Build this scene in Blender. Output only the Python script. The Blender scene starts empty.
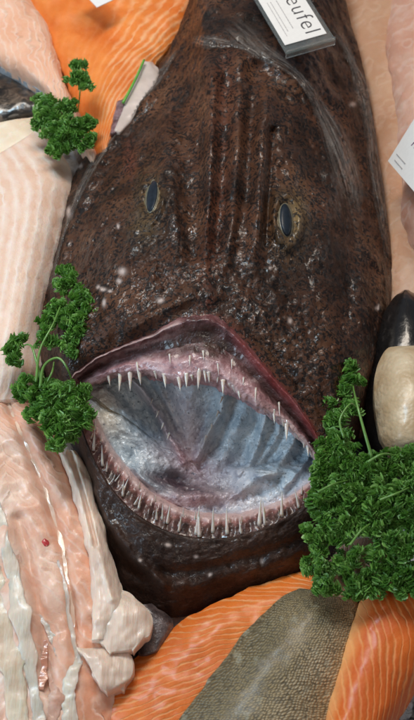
import bpy, math, random
import numpy as np
from mathutils import Vector, Matrix
from mathutils.kdtree import KDTree

random.seed(7); rng = np.random.default_rng(7)
S = bpy.context.scene
COL = S.collection
R_ = math.radians

# ------------------------------------------------------------------ camera
DIST, ELEV, HALF = 0.95, R_(56), 0.313
TGT = np.array([0.0, 0.0, 0.06])
fwd = np.array([0.0, math.cos(ELEV), -math.sin(ELEV)])
upv = np.array([0.0, math.sin(ELEV), math.cos(ELEV)])
rgt = np.array([1.0, 0.0, 0.0])
CAM = TGT - fwd * DIST
cd = bpy.data.cameras.new('camera'); cam = bpy.data.objects.new('camera', cd); COL.objects.link(cam)
cam.location = CAM
cam.rotation_euler = (math.pi / 2 - ELEV, 0, 0)
cd.sensor_fit = 'VERTICAL'; cd.angle = 2 * math.atan(HALF / DIST)
cd.clip_start = 0.02; cd.clip_end = 50
cd.dof.use_dof = True; cd.dof.focus_distance = 0.915; cd.dof.aperture_fstop = 7.0
S.camera = cam
PX = 2 * HALF / 720.0            # metres per photo pixel at the target

def P(a):
    """photo measurements (px, py, height above the counter) -> points in the place"""
    a = np.asarray(a, float)
    x = (a[..., 0] - 207) * PX / DIST; y = (360 - a[..., 1]) * PX / DIST
    d = x[..., None] * rgt + y[..., None] * upv + fwd
    t = (a[..., 2] - CAM[2]) / d[..., 2]
    return CAM + d * t[..., None]

# ------------------------------------------------------------------ numeric helpers
def catmull(ctrl, n, closed=False):
    c = np.asarray(ctrl, float); m = len(c)
    t = np.linspace(0, m if closed else m - 1, n, endpoint=not closed)
    return cat_at(c, t, closed)

def cat_at(c, t, closed=False):
    c = np.asarray(c, float); m = len(c); t = np.asarray(t, float)
    i = np.floor(t).astype(int)
    if not closed: i = np.clip(i, 0, m - 2)
    f = (t - i).reshape(t.shape + (1,) * (c.ndim - 1))
    def g(k):
        if closed: return c[k % m]
        lo = 2 * c[0] - c[1]; hi = 2 * c[-1] - c[-2]
        e = np.concatenate([lo[None], c, hi[None]])
        return e[np.clip(k + 1, 0, m + 1)]
    p0, p1, p2, p3 = g(i - 1), g(i), g(i + 1), g(i + 2)
    return .5 * ((2 * p1) + (-p0 + p2) * f + (2 * p0 - 5 * p1 + 4 * p2 - p3) * f ** 2 + (-p0 + 3 * p1 - 3 * p2 + p3) * f ** 3)

def _h(i):
    v = np.sin(i[..., 0] * 127.1 + i[..., 1] * 311.7 + i[..., 2] * 74.7) * 43758.5453
    return v - np.floor(v)

def vnoise(p):
    i = np.floor(p); f = p - i; f = f * f * (3 - 2 * f); r = 0
    for a in (0, 1):
        for b in (0, 1):
            for c in (0, 1):
                w = (f[..., 0] if a else 1 - f[..., 0]) * (f[..., 1] if b else 1 - f[..., 1]) * (f[..., 2] if c else 1 - f[..., 2])
                r = r + w * _h(i + np.array([a, b, c]))
    return r * 2 - 1

def fbm(p, scale, octv=3, seed=0):
    p = np.asarray(p) * scale + seed * 17.3; r = 0; a = 1
    for k in range(octv):
        r = r + a * vnoise(p); p = p * 2.03 + 5.1; a *= .5
    return r

def smooth(a, b, x):
    t = np.clip((x - a) / (b - a), 0, 1); return t * t * (3 - 2 * t)

def polydist(q, line):
    """distance of 2-D points q to a polyline"""
    line = np.asarray(line, float); best = np.full(q.shape[:-1], 1e9)
    for a, b in zip(line[:-1], line[1:]):
        ab = b - a; t = np.clip(((q - a) @ ab) / (ab @ ab), 0, 1)
        best = np.minimum(best, np.linalg.norm(q - a - t[..., None] * ab, axis=-1))
    return best

# ------------------------------------------------------------------ object helpers
BASE = {}
def tag(o, label=None, cat=None, group=None, kind=None):
    if label: o['label'] = label
    if cat: o['category'] = cat
    if group: o['group'] = group
    if kind: o['kind'] = kind
    return o

def thing(name, loc, label, cat, group=None):
    o = bpy.data.objects.new(name, None); COL.objects.link(o); o.location = loc; o.empty_display_size = .01
    BASE[o] = np.array(loc, float)
    return tag(o, label, cat, group)

def obj(name, verts, faces, mat, parent=None, uv=None, attrs=None, smoothf=True, uvloop=None):
    verts = np.asarray(verts, float).reshape(-1, 3)
    off = BASE[parent] if parent is not None else np.zeros(3)
    me = bpy.data.meshes.new(name)
    me.from_pydata((verts - off).tolist(), [], [list(map(int, f)) for f in faces])
    me.materials.append(mat)
    if smoothf: me.polygons.foreach_set('use_smooth', np.ones(len(me.polygons), bool))
    if uv is not None:
        l = me.uv_layers.new(name='uv'); idx = np.empty(len(me.loops), int); me.loops.foreach_get('vertex_index', idx)
        l.data.foreach_set('uv', np.asarray(uv, float).reshape(-1, 2)[idx].ravel())
    if attrs:
        for k, v in attrs.items():
            v = np.asarray(v, float).reshape(-1, 3)
            a = me.color_attributes.new(k, 'FLOAT_COLOR', 'POINT')
            a.data.foreach_set('color', np.concatenate([v, np.ones((len(v), 1))], 1).ravel())
    me.update()
    o = bpy.data.objects.new(name, me); COL.objects.link(o)
    if parent is not None: o.parent = parent; BASE[o] = off
    else: BASE[o] = np.zeros(3)
    return o

def grid_faces(nr, nc, wrap=False, flip=False):
    i = np.arange(nr - 1)[:, None]; j = np.arange(nc if wrap else nc - 1)[None]
    j2 = (j + 1) % nc
    f = np.stack([i * nc + j, i * nc + j2, (i + 1) * nc + j2, (i + 1) * nc + j], -1).reshape(-1, 4)
    return f[:, ::-1] if flip else f

def tube_mesh(pts, rad, n=8, flat=1.0):
    """closed round (or flattened) tube through world points"""
    pts = np.asarray(pts, float); m = len(pts); rad = np.broadcast_to(rad, (m,))
    V = []
    for k in range(m):
        d = pts[min(k + 1, m - 1)] - pts[max(k - 1, 0)]; d = d / (np.linalg.norm(d) + 1e-12)
        a = np.cross(d, [0, 0, 1.0]); a = a / (np.linalg.norm(a) + 1e-9); b = np.cross(a, d)
        for q in range(n):
            t = 2 * math.pi * q / n
            V.append(pts[k] + rad[k] * (math.cos(t) * a + math.sin(t) * b * flat))
    F = list(grid_faces(m, n, True))
    F = [list(f) for f in F] + [list(range(n))[::-1], list(range((m - 1) * n, m * n))]
    return np.array(V), F

def join(parts):
    V, F, o = [], [], 0
    for v, f in parts:
        V.append(v); F += [[i + o for i in q] for q in f]; o += len(v)
    return np.concatenate(V), F

# ------------------------------------------------------------------ node helper
class NT:
    def __init__(s, name):
        s.m = bpy.data.materials.new(name); s.m.use_nodes = True; s.t = s.m.node_tree; s.n = s.t.nodes
        s.b = s.n['Principled BSDF']; s.out = s.n['Material Output']
    def put(s, sock, v):
        if isinstance(v, bpy.types.NodeSocket): s.t.links.new(v, sock)
        elif isinstance(v, (tuple, list)) and len(v) == 3 and sock.type == 'RGBA': sock.default_value = (*v, 1)
        else: sock.default_value = v
    def coord(s, k='Object'):
        if k == 'UV':
            return s.n.new('ShaderNodeTexCoord').outputs['UV']
        return s.n.new('ShaderNodeTexCoord').outputs[k]
    def attr(s, name):
        a = s.n.new('ShaderNodeAttribute'); a.attribute_name = name
        x = s.n.new('ShaderNodeSeparateColor'); s.t.links.new(a.outputs['Color'], x.inputs[0]); return x.outputs
    def map(s, vec, scale=(1, 1, 1), loc=(0, 0, 0), rot=(0, 0, 0)):
        x = s.n.new('ShaderNodeMapping'); s.put(x.inputs['Vector'], vec)
        x.inputs['Scale'].default_value = scale; x.inputs['Location'].default_value = loc; x.inputs['Rotation'].default_value = rot
        return x.outputs[0]
    def noise(s, vec, scale, detail=3, rough=.5, dist=0):
        x = s.n.new('ShaderNodeTexNoise'); s.put(x.inputs['Vector'], vec); x.inputs['Scale'].default_value = scale
        x.inputs['Detail'].default_value = detail; x.inputs['Roughness'].default_value = rough; x.inputs['Distortion'].default_value = dist
        return x.outputs[0]
    def voro(s, vec, scale, feature='F1', out='Distance', rand=1):
        x = s.n.new('ShaderNodeTexVoronoi'); x.feature = feature; s.put(x.inputs['Vector'], vec); x.inputs['Scale'].default_value = scale
        x.inputs['Randomness'].default_value = rand
        return x.outputs[out]
    def ramp(s, fac, stops, interp='LINEAR'):
        x = s.n.new('ShaderNodeValToRGB'); s.put(x.inputs[0], fac); e = x.color_ramp.elements; x.color_ramp.interpolation = interp
        while len(e) > len(stops): e.remove(e[-1])
        while len(e) < len(stops): e.new(1)
        for q, (p, c) in zip(e, stops):
            q.position = p; q.color = (c, c, c, 1) if isinstance(c, (int, float)) else (*c, 1)
        return x.outputs[0]
    def mix(s, fac, a, b, mode='MIX'):
        x = s.n.new('ShaderNodeMix'); x.data_type = 'RGBA'; x.blend_type = mode; x.clamp_factor = True
        s.put(x.inputs[0], fac); s.put(x.inputs[6], a); s.put(x.inputs[7], b); return x.outputs[2]
    def math(s, op, a, b=0.0, c=0.0):
        x = s.n.new('ShaderNodeMath'); x.operation = op
        for k, v in enumerate((a, b, c)): s.put(x.inputs[k], v)
        return x.outputs[0]
    def sep(s, vec):
        x = s.n.new('ShaderNodeSeparateXYZ'); s.put(x.inputs[0], vec); return x.outputs
    def comb(s, x_, y_, z_):
        x = s.n.new('ShaderNodeCombineXYZ')
        for k, v in enumerate((x_, y_, z_)): s.put(x.inputs[k], v)
        return x.outputs[0]
    def bump(s, h, dist=.001, strength=1.0, normal=None):
        x = s.n.new('ShaderNodeBump'); s.put(x.inputs['Height'], h); x.inputs['Distance'].default_value = dist; x.inputs['Strength'].default_value = strength
        if normal is not None: s.put(x.inputs['Normal'], normal)
        return x.outputs[0]
    def bs(s, **k):
        nm = {'color': 'Base Color', 'rough': 'Roughness', 'coat': 'Coat Weight', 'coatr': 'Coat Roughness', 'normal': 'Normal', 'coatn': 'Coat Normal',
              'sss': 'Subsurface Weight', 'sssr': 'Subsurface Radius', 'ssss': 'Subsurface Scale', 'spec': 'Specular IOR Level', 'trans': 'Transmission Weight', 'ior': 'IOR', 'alpha': 'Alpha', 'metal': 'Metallic'}
        for a, v in k.items(): s.put(s.b.inputs[nm[a]], v)
        return s.m

# ------------------------------------------------------------------ materials
def mat_skin(name='monkfish skin'):
    t = NT(name); o = t.coord(); A = t.attr('tint')
    big = t.noise(o, 24, 4, .6)
    base = t.ramp(big, [(.30, (.038, .016, .008)), (.50, (.088, .033, .016)), (.70, (.145, .062, .030))])
    base = t.mix(1.0, base, t.ramp(t.noise(t.map(o, loc=(4, 2, 1)), 13, 4, .6), [(.34, (.40, .42, .44)), (.62, (1.0, .98, .95))]), 'MULTIPLY')
    base = t.mix(A[0], base, (.25, .16, .065))            # yellow-brown round the eyes
    base = t.mix(A[1], base, (.19, .045, .028))          # reddish
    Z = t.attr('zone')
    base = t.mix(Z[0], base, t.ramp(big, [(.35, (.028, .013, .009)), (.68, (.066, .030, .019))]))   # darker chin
    wc = t.n.new('ShaderNodeTexNoise'); t.put(wc.inputs['Vector'], o); wc.inputs['Scale'].default_value = 120
    sc = t.n.new('ShaderNodeVectorMath'); sc.operation = 'SCALE'; t.put(sc.inputs[0], wc.outputs['Color']); sc.inputs['Scale'].default_value = .007
    ov = t.n.new('ShaderNodeVectorMath'); ov.operation = 'ADD'; t.put(ov.inputs[0], o); t.put(ov.inputs[1], sc.outputs[0])
    n1 = t.noise(ov.outputs[0], 300, 3, .55, .5)
    n0 = t.noise(o, 55, 2)
    thr = t.math('MULTIPLY_ADD', n0, .3, n1)
    spots = t.ramp(thr, [(.64, 0), (.70, 1)])
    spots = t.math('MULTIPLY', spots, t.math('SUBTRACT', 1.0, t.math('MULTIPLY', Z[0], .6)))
    col = t.mix(t.math('MULTIPLY', spots, .90), base, (.006, .004, .0035))
    fine = t.noise(o, 620, 3, .6)
    col = t.mix(t.ramp(fine, [(.56, 0), (.75, .2)]), col, (.24, .13, .075))
    col = t.mix(A[2], col, (.66, .52, .46))
    hgt = t.math('ADD', t.math('MULTIPLY', spots, -.35), t.math('ADD', t.math('MULTIPLY', fine, .35), t.math('MULTIPLY', n1, .6)))
    bmp = t.bump(hgt, .0011, .8)
    cb = t.bump(t.math('ADD', t.noise(t.map(o, scale=(1, .6, 1)), 120, 3, .55), t.math('MULTIPLY', spots, -.08)), .0019, 1.0)
    wet = t.ramp(t.noise(o, 26, 4, .6), [(.38, .08), (.60, .6)])
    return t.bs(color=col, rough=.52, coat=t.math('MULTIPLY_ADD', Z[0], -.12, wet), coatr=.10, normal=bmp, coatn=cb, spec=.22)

def mat_lip(name, c1, c2, c3, scale=40):
    t = NT(name); o = t.coord(); A = t.attr('tint')
    n = t.noise(o, scale, 5, .65, .4)
    col = t.ramp(n, [(.3, c1), (.5, c2), (.68, c3)])
    m1 = t.ramp(t.noise(o, 95, 3, .6), [(.25, .55), (.6, 1)])
    col = t.mix(t.math('MULTIPLY', A[0], m1), col, (.30, .040, .034))
    col = t.mix(t.math('MULTIPLY', A[1], m1), col, t.ramp(n, [(.3, (.018, .008, .006)), (.7, (.085, .036, .022))]))
    col = t.mix(t.math('MULTIPLY', A[2], m1), col, (.70, .50, .46))
    d = t.noise(o, 300, 3, .6)
    col = t.mix(t.ramp(d, [(.60, 0), (.74, .7)]), col, c1)
    b = t.bump(t.math('ADD', n, t.math('MULTIPLY', d, .6)), .0026, .8)
    return t.bs(color=col, rough=.36, coat=.55, coatr=.1, normal=b, sss=.06, sssr=(.006, .002, .001), ssss=.5)

def mat_mouth():
    t = NT('mouth lining'); o = t.coord(); A = t.attr('tint')
    n = t.noise(o, 52, 6, .68, .8); n2 = t.noise(o, 160, 4, .6)
    col = t.ramp(n, [(.30, (.19, .26, .33)), (.46, (.40, .48, .54)), (.60, (.60, .66, .70)), (.72, (.80, .82, .83))])
    col = t.mix(A[0], col, t.ramp(n2, [(.35, (.36, .17, .18)), (.65, (.66, .45, .45))]))      # pink
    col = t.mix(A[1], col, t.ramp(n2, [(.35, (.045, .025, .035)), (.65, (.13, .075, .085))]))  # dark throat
    col = t.mix(A[2], col, (.62, .50, .36))             # tan cheek
    sp = t.noise(o, 420, 2, .5)
    col = t.mix(t.ramp(sp, [(.64, 0), (.71, .7)]), col, (.04, .06, .09))
    b = t.bump(t.math('ADD', n2, t.math('MULTIPLY', n, .6)), .003, .7)
    return t.bs(color=col, rough=.38, coat=.45, coatr=.12, normal=b, sss=.1, sssr=(.006, .004, .003), ssss=.5)

def mat_plain(name, c, rough=.4, coat=0., nscale=60, var=.15, bump=.0005, sss=0., **k):
    t = NT(name); o = t.coord(); n = t.noise(o, nscale, 4, .6)
    lo = tuple(max(0, x * (1 - var)) for x in c); hi = tuple(min(1, x * (1 + var)) for x in c)
    m = t.bs(color=t.ramp(n, [(.3, lo), (.7, hi)]), rough=rough, coat=coat, coatr=.1, normal=t.bump(n, bump, .6), **k)
    if sss: t.bs(sss=sss, sssr=(.008, .004, .002), ssss=.6)
    return m

def mat_salmon(name, deep, mid, fat, N=26, lean=8., chev=0., width=.16, wob=1.2, strength=.8, seed=0., pale_edge=.0, curve=0., gloss=.2, vmask=None, pale_left=0.):
    """stripes of fat across the fillet, in the fillet's own u (length) and v (width)"""
    t = NT(name); uv = t.coord('UV'); o = t.coord(); x = t.sep(uv)
    v = x[1]; u = x[0]
    s = t.math('MULTIPLY', u, float(N))
    s = t.math('MULTIPLY_ADD', v, float(lean), s)
    if chev: s = t.math('MULTIPLY_ADD', t.math('ABSOLUTE', t.math('SUBTRACT', v, .5)), float(chev), s)
    if curve: s = t.math('MULTIPLY_ADD', t.math('MULTIPLY', v, v), float(curve), s)
    s = t.math('MULTIPLY_ADD', t.noise(t.map(o, loc=(seed, seed, 0)), 28, 3, .5), float(wob) * 2, s)
    s = t.math('MULTIPLY_ADD', t.noise(o, 150, 2, .5), .35, s)
    fr = t.math('FRACT', s)
    tri = t.math('MULTIPLY', t.math('ABSOLUTE', t.math('SUBTRACT', fr, .5)), 2.0)     # 0 at line centre
    wv = t.math('MULTIPLY', t.ramp(t.noise(o, 60, 3), [(.28, .25), (.72, 1.9)]), float(width))
    line = t.math('SUBTRACT', 1.0, t.math('MINIMUM', t.math('DIVIDE', tri, wv), 1.0))
    line = t.math('MULTIPLY', line, t.ramp(t.noise(t.map(o, loc=(3, 1, seed)), 42, 3), [(.3, .35), (.62, 1)]))
    if vmask: line = t.math('MULTIPLY', line, t.ramp(v, [(vmask, .12), (vmask + .15, 1)]))
    big = t.noise(t.map(o, loc=(seed, 2, 5)), 20, 5, .6, .3); fine = t.noise(o, 500, 3, .6)
    col = t.ramp(big, [(.3, deep), (.68, mid)])
    col = t.mix(t.math('MULTIPLY', line, strength), col, fat)
    if pale_left: col = t.mix(t.math('MULTIPLY', t.math('MULTIPLY', t.ramp(v, [(.3, 1), (.85, .15)]), t.ramp(big, [(.35, .2), (.6, 1)])), float(pale_left)), col, fat)
    if pale_edge:
        e = t.ramp(v, [(0, pale_edge), (.16, 0)]); col = t.mix(t.math('MULTIPLY', e, t.ramp(big, [(.3, .4), (.6, 1)])), col, fat)
    col = t.mix(t.ramp(fine, [(.45, 0), (.8, .08)]), col, fat)
    h = t.math('ADD', t.math('MULTIPLY', line, -.5), t.math('MULTIPLY', fine, .35))
    b = t.bump(t.math('ADD', h, t.math('MULTIPLY', big, .8)), .0011, .8)
    return t.bs(color=col, rough=.5, coat=gloss, coatr=.2, normal=b, spec=.3, sss=.25, sssr=(.008, .003, .001), ssss=.5)

def mat_scales():
    t = NT('scaled fish skin'); uv = t.coord('UV'); o = t.coord()
    nn = t.noise(o, 40, 2)
    x = t.sep(uv)
    u = t.math('MULTIPLY_ADD', nn, .07, x[0]); v = t.math('MULTIPLY_ADD', nn, .09, x[1])
    cc = t.comb(t.math('MULTIPLY', u, 62.), t.math('MULTIPLY', v, 40.), 0.0)
    bump_ = t.ramp(t.voro(cc, 1.0, 'F1', 'Distance', .42), [(.15, 1), (.62, 0)])
    big = t.noise(o, 26, 4, .6); pt = t.noise(o, 260, 3, .6)
    col = t.ramp(t.math('ADD', t.math('MULTIPLY', v, .5), t.math('MULTIPLY', big, .55)), [(.2, (.12, .105, .055)), (.5, (.34, .25, .125)), (.85, (.62, .47, .29))])
    edge = t.math('SUBTRACT', 1.0, bump_)
    col = t.mix(t.math('MULTIPLY', t.ramp(edge, [(.35, 0), (.8, 1)]), t.ramp(pt, [(.3, .35), (.65, .85)])), col, (.060, .048, .028))
    sp = t.voro(t.map(o, scale=(1, .7, 1)), 70, 'F1'); sz = t.noise(o, 180, 3)
    col = t.mix(t.math('MULTIPLY', t.ramp(t.math('ADD', sp, t.math('MULTIPLY', sz, .5)), [(.36, .45), (.50, 0)]), 1.0), col, (.40, .38, .28))
    bb = t.bump(t.math('ADD', t.math('MULTIPLY', edge, -1.0), t.math('MULTIPLY', big, .5)), .0008, .8)
    return t.bs(color=col, rough=.42, coat=.35, coatr=.3, normal=bb)

def mat_dark_fish():
    t = NT('dark mottled fish skin'); o = t.coord(); n = t.noise(o, 75, 4, .6, .8)
    col = t.ramp(n, [(.36, (.008, .007, .006)), (.5, (.04, .028, .02)), (.66, (.17, .12, .085))])
    return t.bs(color=col, rough=.3, coat=.6, coatr=.12, normal=t.bump(t.noise(o, 400, 3), .0006, .6))

def mat_leaf():
    t = NT('parsley leaf'); o = t.coord(); A = t.attr('tint')
    n = t.noise(o, 55, 3)
    col = t.ramp(n, [(.3, (.030, .13, .018)), (.7, (.095, .28, .042))])
    col = t.mix(A[0], col, (.27, .52, .12))
    t.bs(color=col, rough=.36, coat=.25, coatr=.25, normal=t.bump(t.noise(o, 900, 2), .0004, .5))
    tr = t.n.new('ShaderNodeBsdfTranslucent'); t.put(tr.inputs[0], (.14, .36, .04))
    mx = t.n.new('ShaderNodeMixShader'); mx.inputs[0].default_value = .3
    t.t.links.new(t.b.outputs[0], mx.inputs[1]); t.t.links.new(tr.outputs[0], mx.inputs[2]); t.t.links.new(mx.outputs[0], t.out.inputs[0])
    return t.m

def mat_slime():
    t = NT('slimy translucent film'); uv = t.coord('UV'); o = t.coord()
    n = t.noise(t.map(uv, scale=(3.0, 7, 1)), 1.6, 5, .66, 1.2)
    e = t.sep(uv)
    ed = t.math('MULTIPLY', t.ramp(e[1], [(0, 0), (.22, 1), (.8, 1), (1, 0)]), t.ramp(e[0], [(0, 0), (.12, 1), (.88, 1), (1, 0)]))
    a = t.math('MULTIPLY', t.ramp(n, [(.36, .10), (.66, .85)]), ed)
    return t.bs(color=t.ramp(n, [(.4, (.10, .075, .06)), (.7, (.30, .26, .23))]), rough=.2, coat=1., coatr=.06, alpha=a, normal=t.bump(n, .002, .8))

def mat_glass(name, c, rough=.08):
    t = NT(name); n = t.noise(t.coord(), 30, 2)
    return t.bs(color=c, rough=t.ramp(n, [(.3, rough), (.7, rough + .1)]), trans=.93, ior=1.45)

def mat_card(name, c):
    t = NT(name); n = t.noise(t.coord(), 300, 3)
    return t.bs(color=t.ramp(n, [(.3, tuple(x * .95 for x in c)), (.7, c)]), rough=.55, normal=t.bump(n, .0001, .3))

def mat_flesh(name, c):
    t = NT(name); o = t.coord(); n = t.noise(o, 45, 4, .6); fb = t.noise(t.map(o, scale=(1, .10, .6)), 420, 3, .6)
    lo = tuple(x * .84 for x in c); hi = tuple(min(1, x * 1.12) for x in c)
    col = t.mix(t.ramp(fb, [(.4, 0), (.7, .45)]), t.ramp(n, [(.32, lo), (.66, hi)]), (.91, .77, .64))
    return t.bs(color=col, rough=.42, coat=.3, coatr=.15, normal=t.bump(t.math('ADD', t.math('MULTIPLY', fb, .6), n), .0016, .7), sss=.5, sssr=(.010, .005, .003), ssss=.6)

M = dict(
    skin=mat_skin(),
    lip=mat_lip('upper lip flesh', (.040, .014, .014), (.16, .055, .055), (.34, .16, .16), 55),
    gum=mat_lip('pink gum', (.17, .065, .07), (.44, .23, .235), (.66, .46, .46), 60),
    lowgum=mat_lip('lower gum', (.13, .04, .035), (.36, .15, .13), (.56, .32, .29), 60),
    mouth=mat_mouth(),
    tooth=mat_plain('tooth', (.82, .66, .58), .22, .7, 150, .18, .0002, sss=.6),
    iris=mat_lip('iris skin', (.08, .05, .025), (.20, .14, .065), (.34, .26, .13), 160),
    pupil=mat_plain('pupil', (.015, .021, .030), .4, .1, 200, .3, .0001, spec=.2),
    pupilrim=mat_plain('pupil rim', (.15, .13, .085), .4, .2, 200, .3, .0001),
    sal1=mat_salmon('salmon flesh with fine wavy fat lines', (.66, .125, .012), (.84, .21, .028), (.95, .55, .24), N=24, lean=-8, curve=-7, wob=1.4, width=.40, strength=.6, seed=1),
    sal2=mat_salmon('salmon flesh with long fat lines', (.58, .09, .010), (.76, .165, .022), (.95, .48, .18), N=13, lean=9., curve=3., wob=.9, width=.38, strength=.6, seed=2, pale_edge=1.),
    sal3=mat_salmon('salmon flesh behind the head', (.72, .15, .016), (.90, .29, .06), (.96, .62, .34), N=10, lean=14., wob=.7, width=.6, strength=.65, seed=3, vmask=.45),
    sal4=mat_salmon('pale salmon belly', (.80, .38, .22), (.92, .58, .42), (.95, .78, .67), N=14, lean=5., wob=2.5, width=.4, strength=.5, seed=4),
    white=mat_salmon('white fish flesh', (.78, .48, .34), (.88, .64, .50), (.92, .79, .70), N=1, lean=10., wob=.35, width=.8, strength=.85, seed=5),
    yell=mat_salmon('cream fish flesh', (.80, .60, .42), (.90, .76, .58), (.93, .85, .72), N=5, lean=4., wob=1.5, width=.5, strength=.4, seed=6),
    pink=mat_salmon('pink fish flesh', (.76, .30, .16), (.88, .50, .34), (.92, .74, .62), N=20, lean=0., chev=-14., wob=1.8, width=.5, strength=.4, seed=7, gloss=.3, pale_left=.9),
    peach=mat_salmon('peach fish flesh', (.50, .25, .14), (.60, .36, .23), (.70, .50, .38), N=6, lean=3., wob=2.6, width=.5, strength=.35, seed=8),
    rose=mat_salmon('rosy fish flesh', (.58, .27, .18), (.70, .43, .33), (.78, .60, .52), N=5, lean=2., wob=2.6, width=.6, strength=.5, seed=9),
    membr=mat_flesh('white membrane', (.84, .63, .50)),
    blood=mat_plain('blood spot', (.55, .05, .05), .3, .5, 200, .3, .0003),
    silver=mat_plain('silver skin edge', (.42, .43, .45), .25, .6, 120, .4, .0005),
    scales=mat_scales(), dark=mat_dark_fish(), leaf=mat_leaf(),
    stem=mat_plain('parsley stem', (.13, .27, .05), .38, .3, 90, .25, .0004),
    chive=mat_plain('green stalk', (.14, .42, .06), .35, .3, 90, .2, .0003),
    shell=mat_plain('black shell', (.010, .009, .009), .22, .6, 80, .4, .0012),
    slime=mat_slime(),
    acryl=mat_glass('clear acrylic', (.90, .96, .94), .04),
    card=mat_card('cream card', (.82, .78, .74)), ink=mat_plain('dark ink', (.05, .045, .05), .6, 0, 100, .2, .0001),
    ink2=mat_plain('violet ink', (.16, .06, .16), .6, 0, 100, .2, .0001), ink3=mat_plain('faint grey ink', (.42, .39, .38), .6, 0, 100, .1, .0001),
)
t = NT('cuttle flesh'); o_ = t.coord(); v_ = t.voro(o_, 260, 'F1'); n_ = t.noise(o_, 50, 4)
M['cream'] = t.bs(color=t.ramp(n_, [(.3, (.52, .36, .20)), (.7, (.72, .58, .40))]), rough=.42, coat=.3, coatr=.15,
                  normal=t.bump(t.math('ADD', t.math('MULTIPLY', v_, -.7), t.noise(o_, 180, 3)), .0012, .55), sss=.2, sssr=(.008, .004, .002), ssss=.5)
t = NT('crushed ice'); o_ = t.coord(); n_ = t.noise(o_, 120, 4, .6)
M['ice'] = t.bs(color=t.ramp(n_, [(.3, (.55, .58, .62)), (.7, (.82, .84, .86))]), rough=.2, trans=.25, ior=1.31, normal=t.bump(n_, .004, .9))
t = NT('steel tray'); o_ = t.coord(); n_ = t.noise(o_, 90, 4, .6)
M['tray'] = t.bs(color=t.ramp(n_, [(.3, (.42, .43, .45)), (.7, (.62, .63, .65))]), rough=.4, normal=t.bump(n_, .003, .8))

# ------------------------------------------------------------------ fillets
def slab(name, rows, mat, parent=None, nu=150, nv=70, drop=.02, p=4, cap=0, lump=.0015, lscale=45, seed=0, edge=.0015, fn=None):
    """rows of (left (px,py,h), right (px,py,h), bulge): the top of a thick piece, with side walls below it"""
    Lc = np.array([r[0] for r in rows], float); Rc = np.array([r[1] for r in rows], float); B = np.array([[r[2]] for r in rows], float)
    L = catmull(Lc, nu); Rr = catmull(Rc, nu); B = catmull(B, nu)[:, 0]
    v = np.linspace(0, 1, nv); v = .5 - .5 * np.cos(math.pi * v) if True else v
    u = np.linspace(0, 1, nu)
    G = L[:, None] * (1 - v)[None, :, None] + Rr[:, None] * v[None, :, None]
    prof = 1 - np.abs(2 * v - 1) ** p
    cp = (1 - np.abs(2 * u - 1) ** cap) if cap else np.ones(nu)
    G[..., 2] += (B * cp)[:, None] * prof[None]
    if fn is not None: G[..., 2] += fn(G[..., 0], G[..., 1])
    W = P(G)
    W[..., 2] += lump * fbm(W, lscale, 3, seed)
    e = np.maximum(0, 1 - np.minimum(v, 1 - v) / .08)[None, :, None]
    wob = np.stack([fbm(W, 60, 3, seed + 3), fbm(W, 60, 3, seed + 4), 0 * W[..., 0]], -1)
    W = W + wob * e * edge
    cen = W.mean(axis=(0, 1))
    def wall(x, k):
        y = x.copy(); d = drop * k; y[..., 2] = np.maximum(x[..., 2] - d, .0005)
        y[..., :2] += (cen[:2] - x[..., :2]) * .012 * k * k
        return y
    cols = [wall(W[:, :1], 1), wall(W[:, :1], .5), W, wall(W[:, -1:], .5), wall(W[:, -1:], 1)]
    W2 = np.concatenate(cols, 1)
    v2 = np.concatenate([[-.05, -.02], v, [1.02, 1.05]])
    W3 = np.concatenate([wall(W2[:1], 1), wall(W2[:1], .5), W2, wall(W2[-1:], .5), wall(W2[-1:], 1)], 0)
    u3 = np.concatenate([[-.03, -.01], u, [1.01, 1.03]])
    UV = np.stack(np.meshgrid(u3, v2, indexing='ij'), -1)
    return obj(name, W3, grid_faces(len(u3), len(v2)), mat, parent, UV)

def rows3(Ls, Rs, hl, hr, b):
    n = len(Ls)
    f = lambda x: x if isinstance(x, (list, tuple)) else [x] * n
    hl, hr, b = f(hl), f(hr), f(b)
    return [((*Ls[i], hl[i]), (*Rs[i], hr[i]), b[i]) for i in range(n)]

def pts(line, n=30):
    return P(catmull(np.array(line, float), n))

# ------------------------------------------------------------------ setting
g = np.array([[-.9, -.7, 0], [.9, -.7, 0], [.9, 1.1, 0], [-.9, 1.1, 0]])
nx = 120
gx, gy = np.meshgrid(np.linspace(-.9, .9, nx), np.linspace(-.7, 1.1, nx), indexing='ij')
gz = .0015 * fbm(np.stack([gx, gy, 0 * gx], -1), 40, 3) - .004
o = obj('counter', np.stack([gx, gy, gz], -1), grid_faces(nx, nx), M['tray']); tag(o, kind='structure')
V, F, k = [], [], 0
ico = [(0, 0, 1), (.9, 0, .3), (.3, .85, .25), (-.7, .5, .35), (-.7, -.55, .3), (.25, -.85, .3), (.5, .4, -.8), (-.5, .3, -.9), (0, -.6, -.8)]
icf = [(0, 1, 2), (0, 2, 3), (0, 3, 4), (0, 4, 5), (0, 5, 1), (1, 6, 2), (2, 6, 7), (2, 7, 3), (3, 7, 4), (4, 7, 8), (4, 8, 5), (5, 8, 6), (5, 6, 1), (6, 8, 7)]
for q in range(1500):
    if q < 700: c = P((rng.uniform(365, 470), rng.uniform(650, 770), rng.uniform(.002, .022)))
    else: c = P((rng.uniform(-60, 480), rng.uniform(-60, 780), rng.uniform(0, .006)))
    r = rng.uniform(.003, .007); A = rng.normal(size=(3, 3)); A, _ = np.linalg.qr(A)
    V.append(c + (np.array(ico) * r * rng.uniform(.6, 1.2, (9, 1))) @ A); F += [[i + k for i in f] for f in icf]; k += 9
o = obj('crushed_ice', np.concatenate(V), F, M['ice'], smoothf=False); tag(o, 'loose crushed ice under the fish', kind='stuff')

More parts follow.
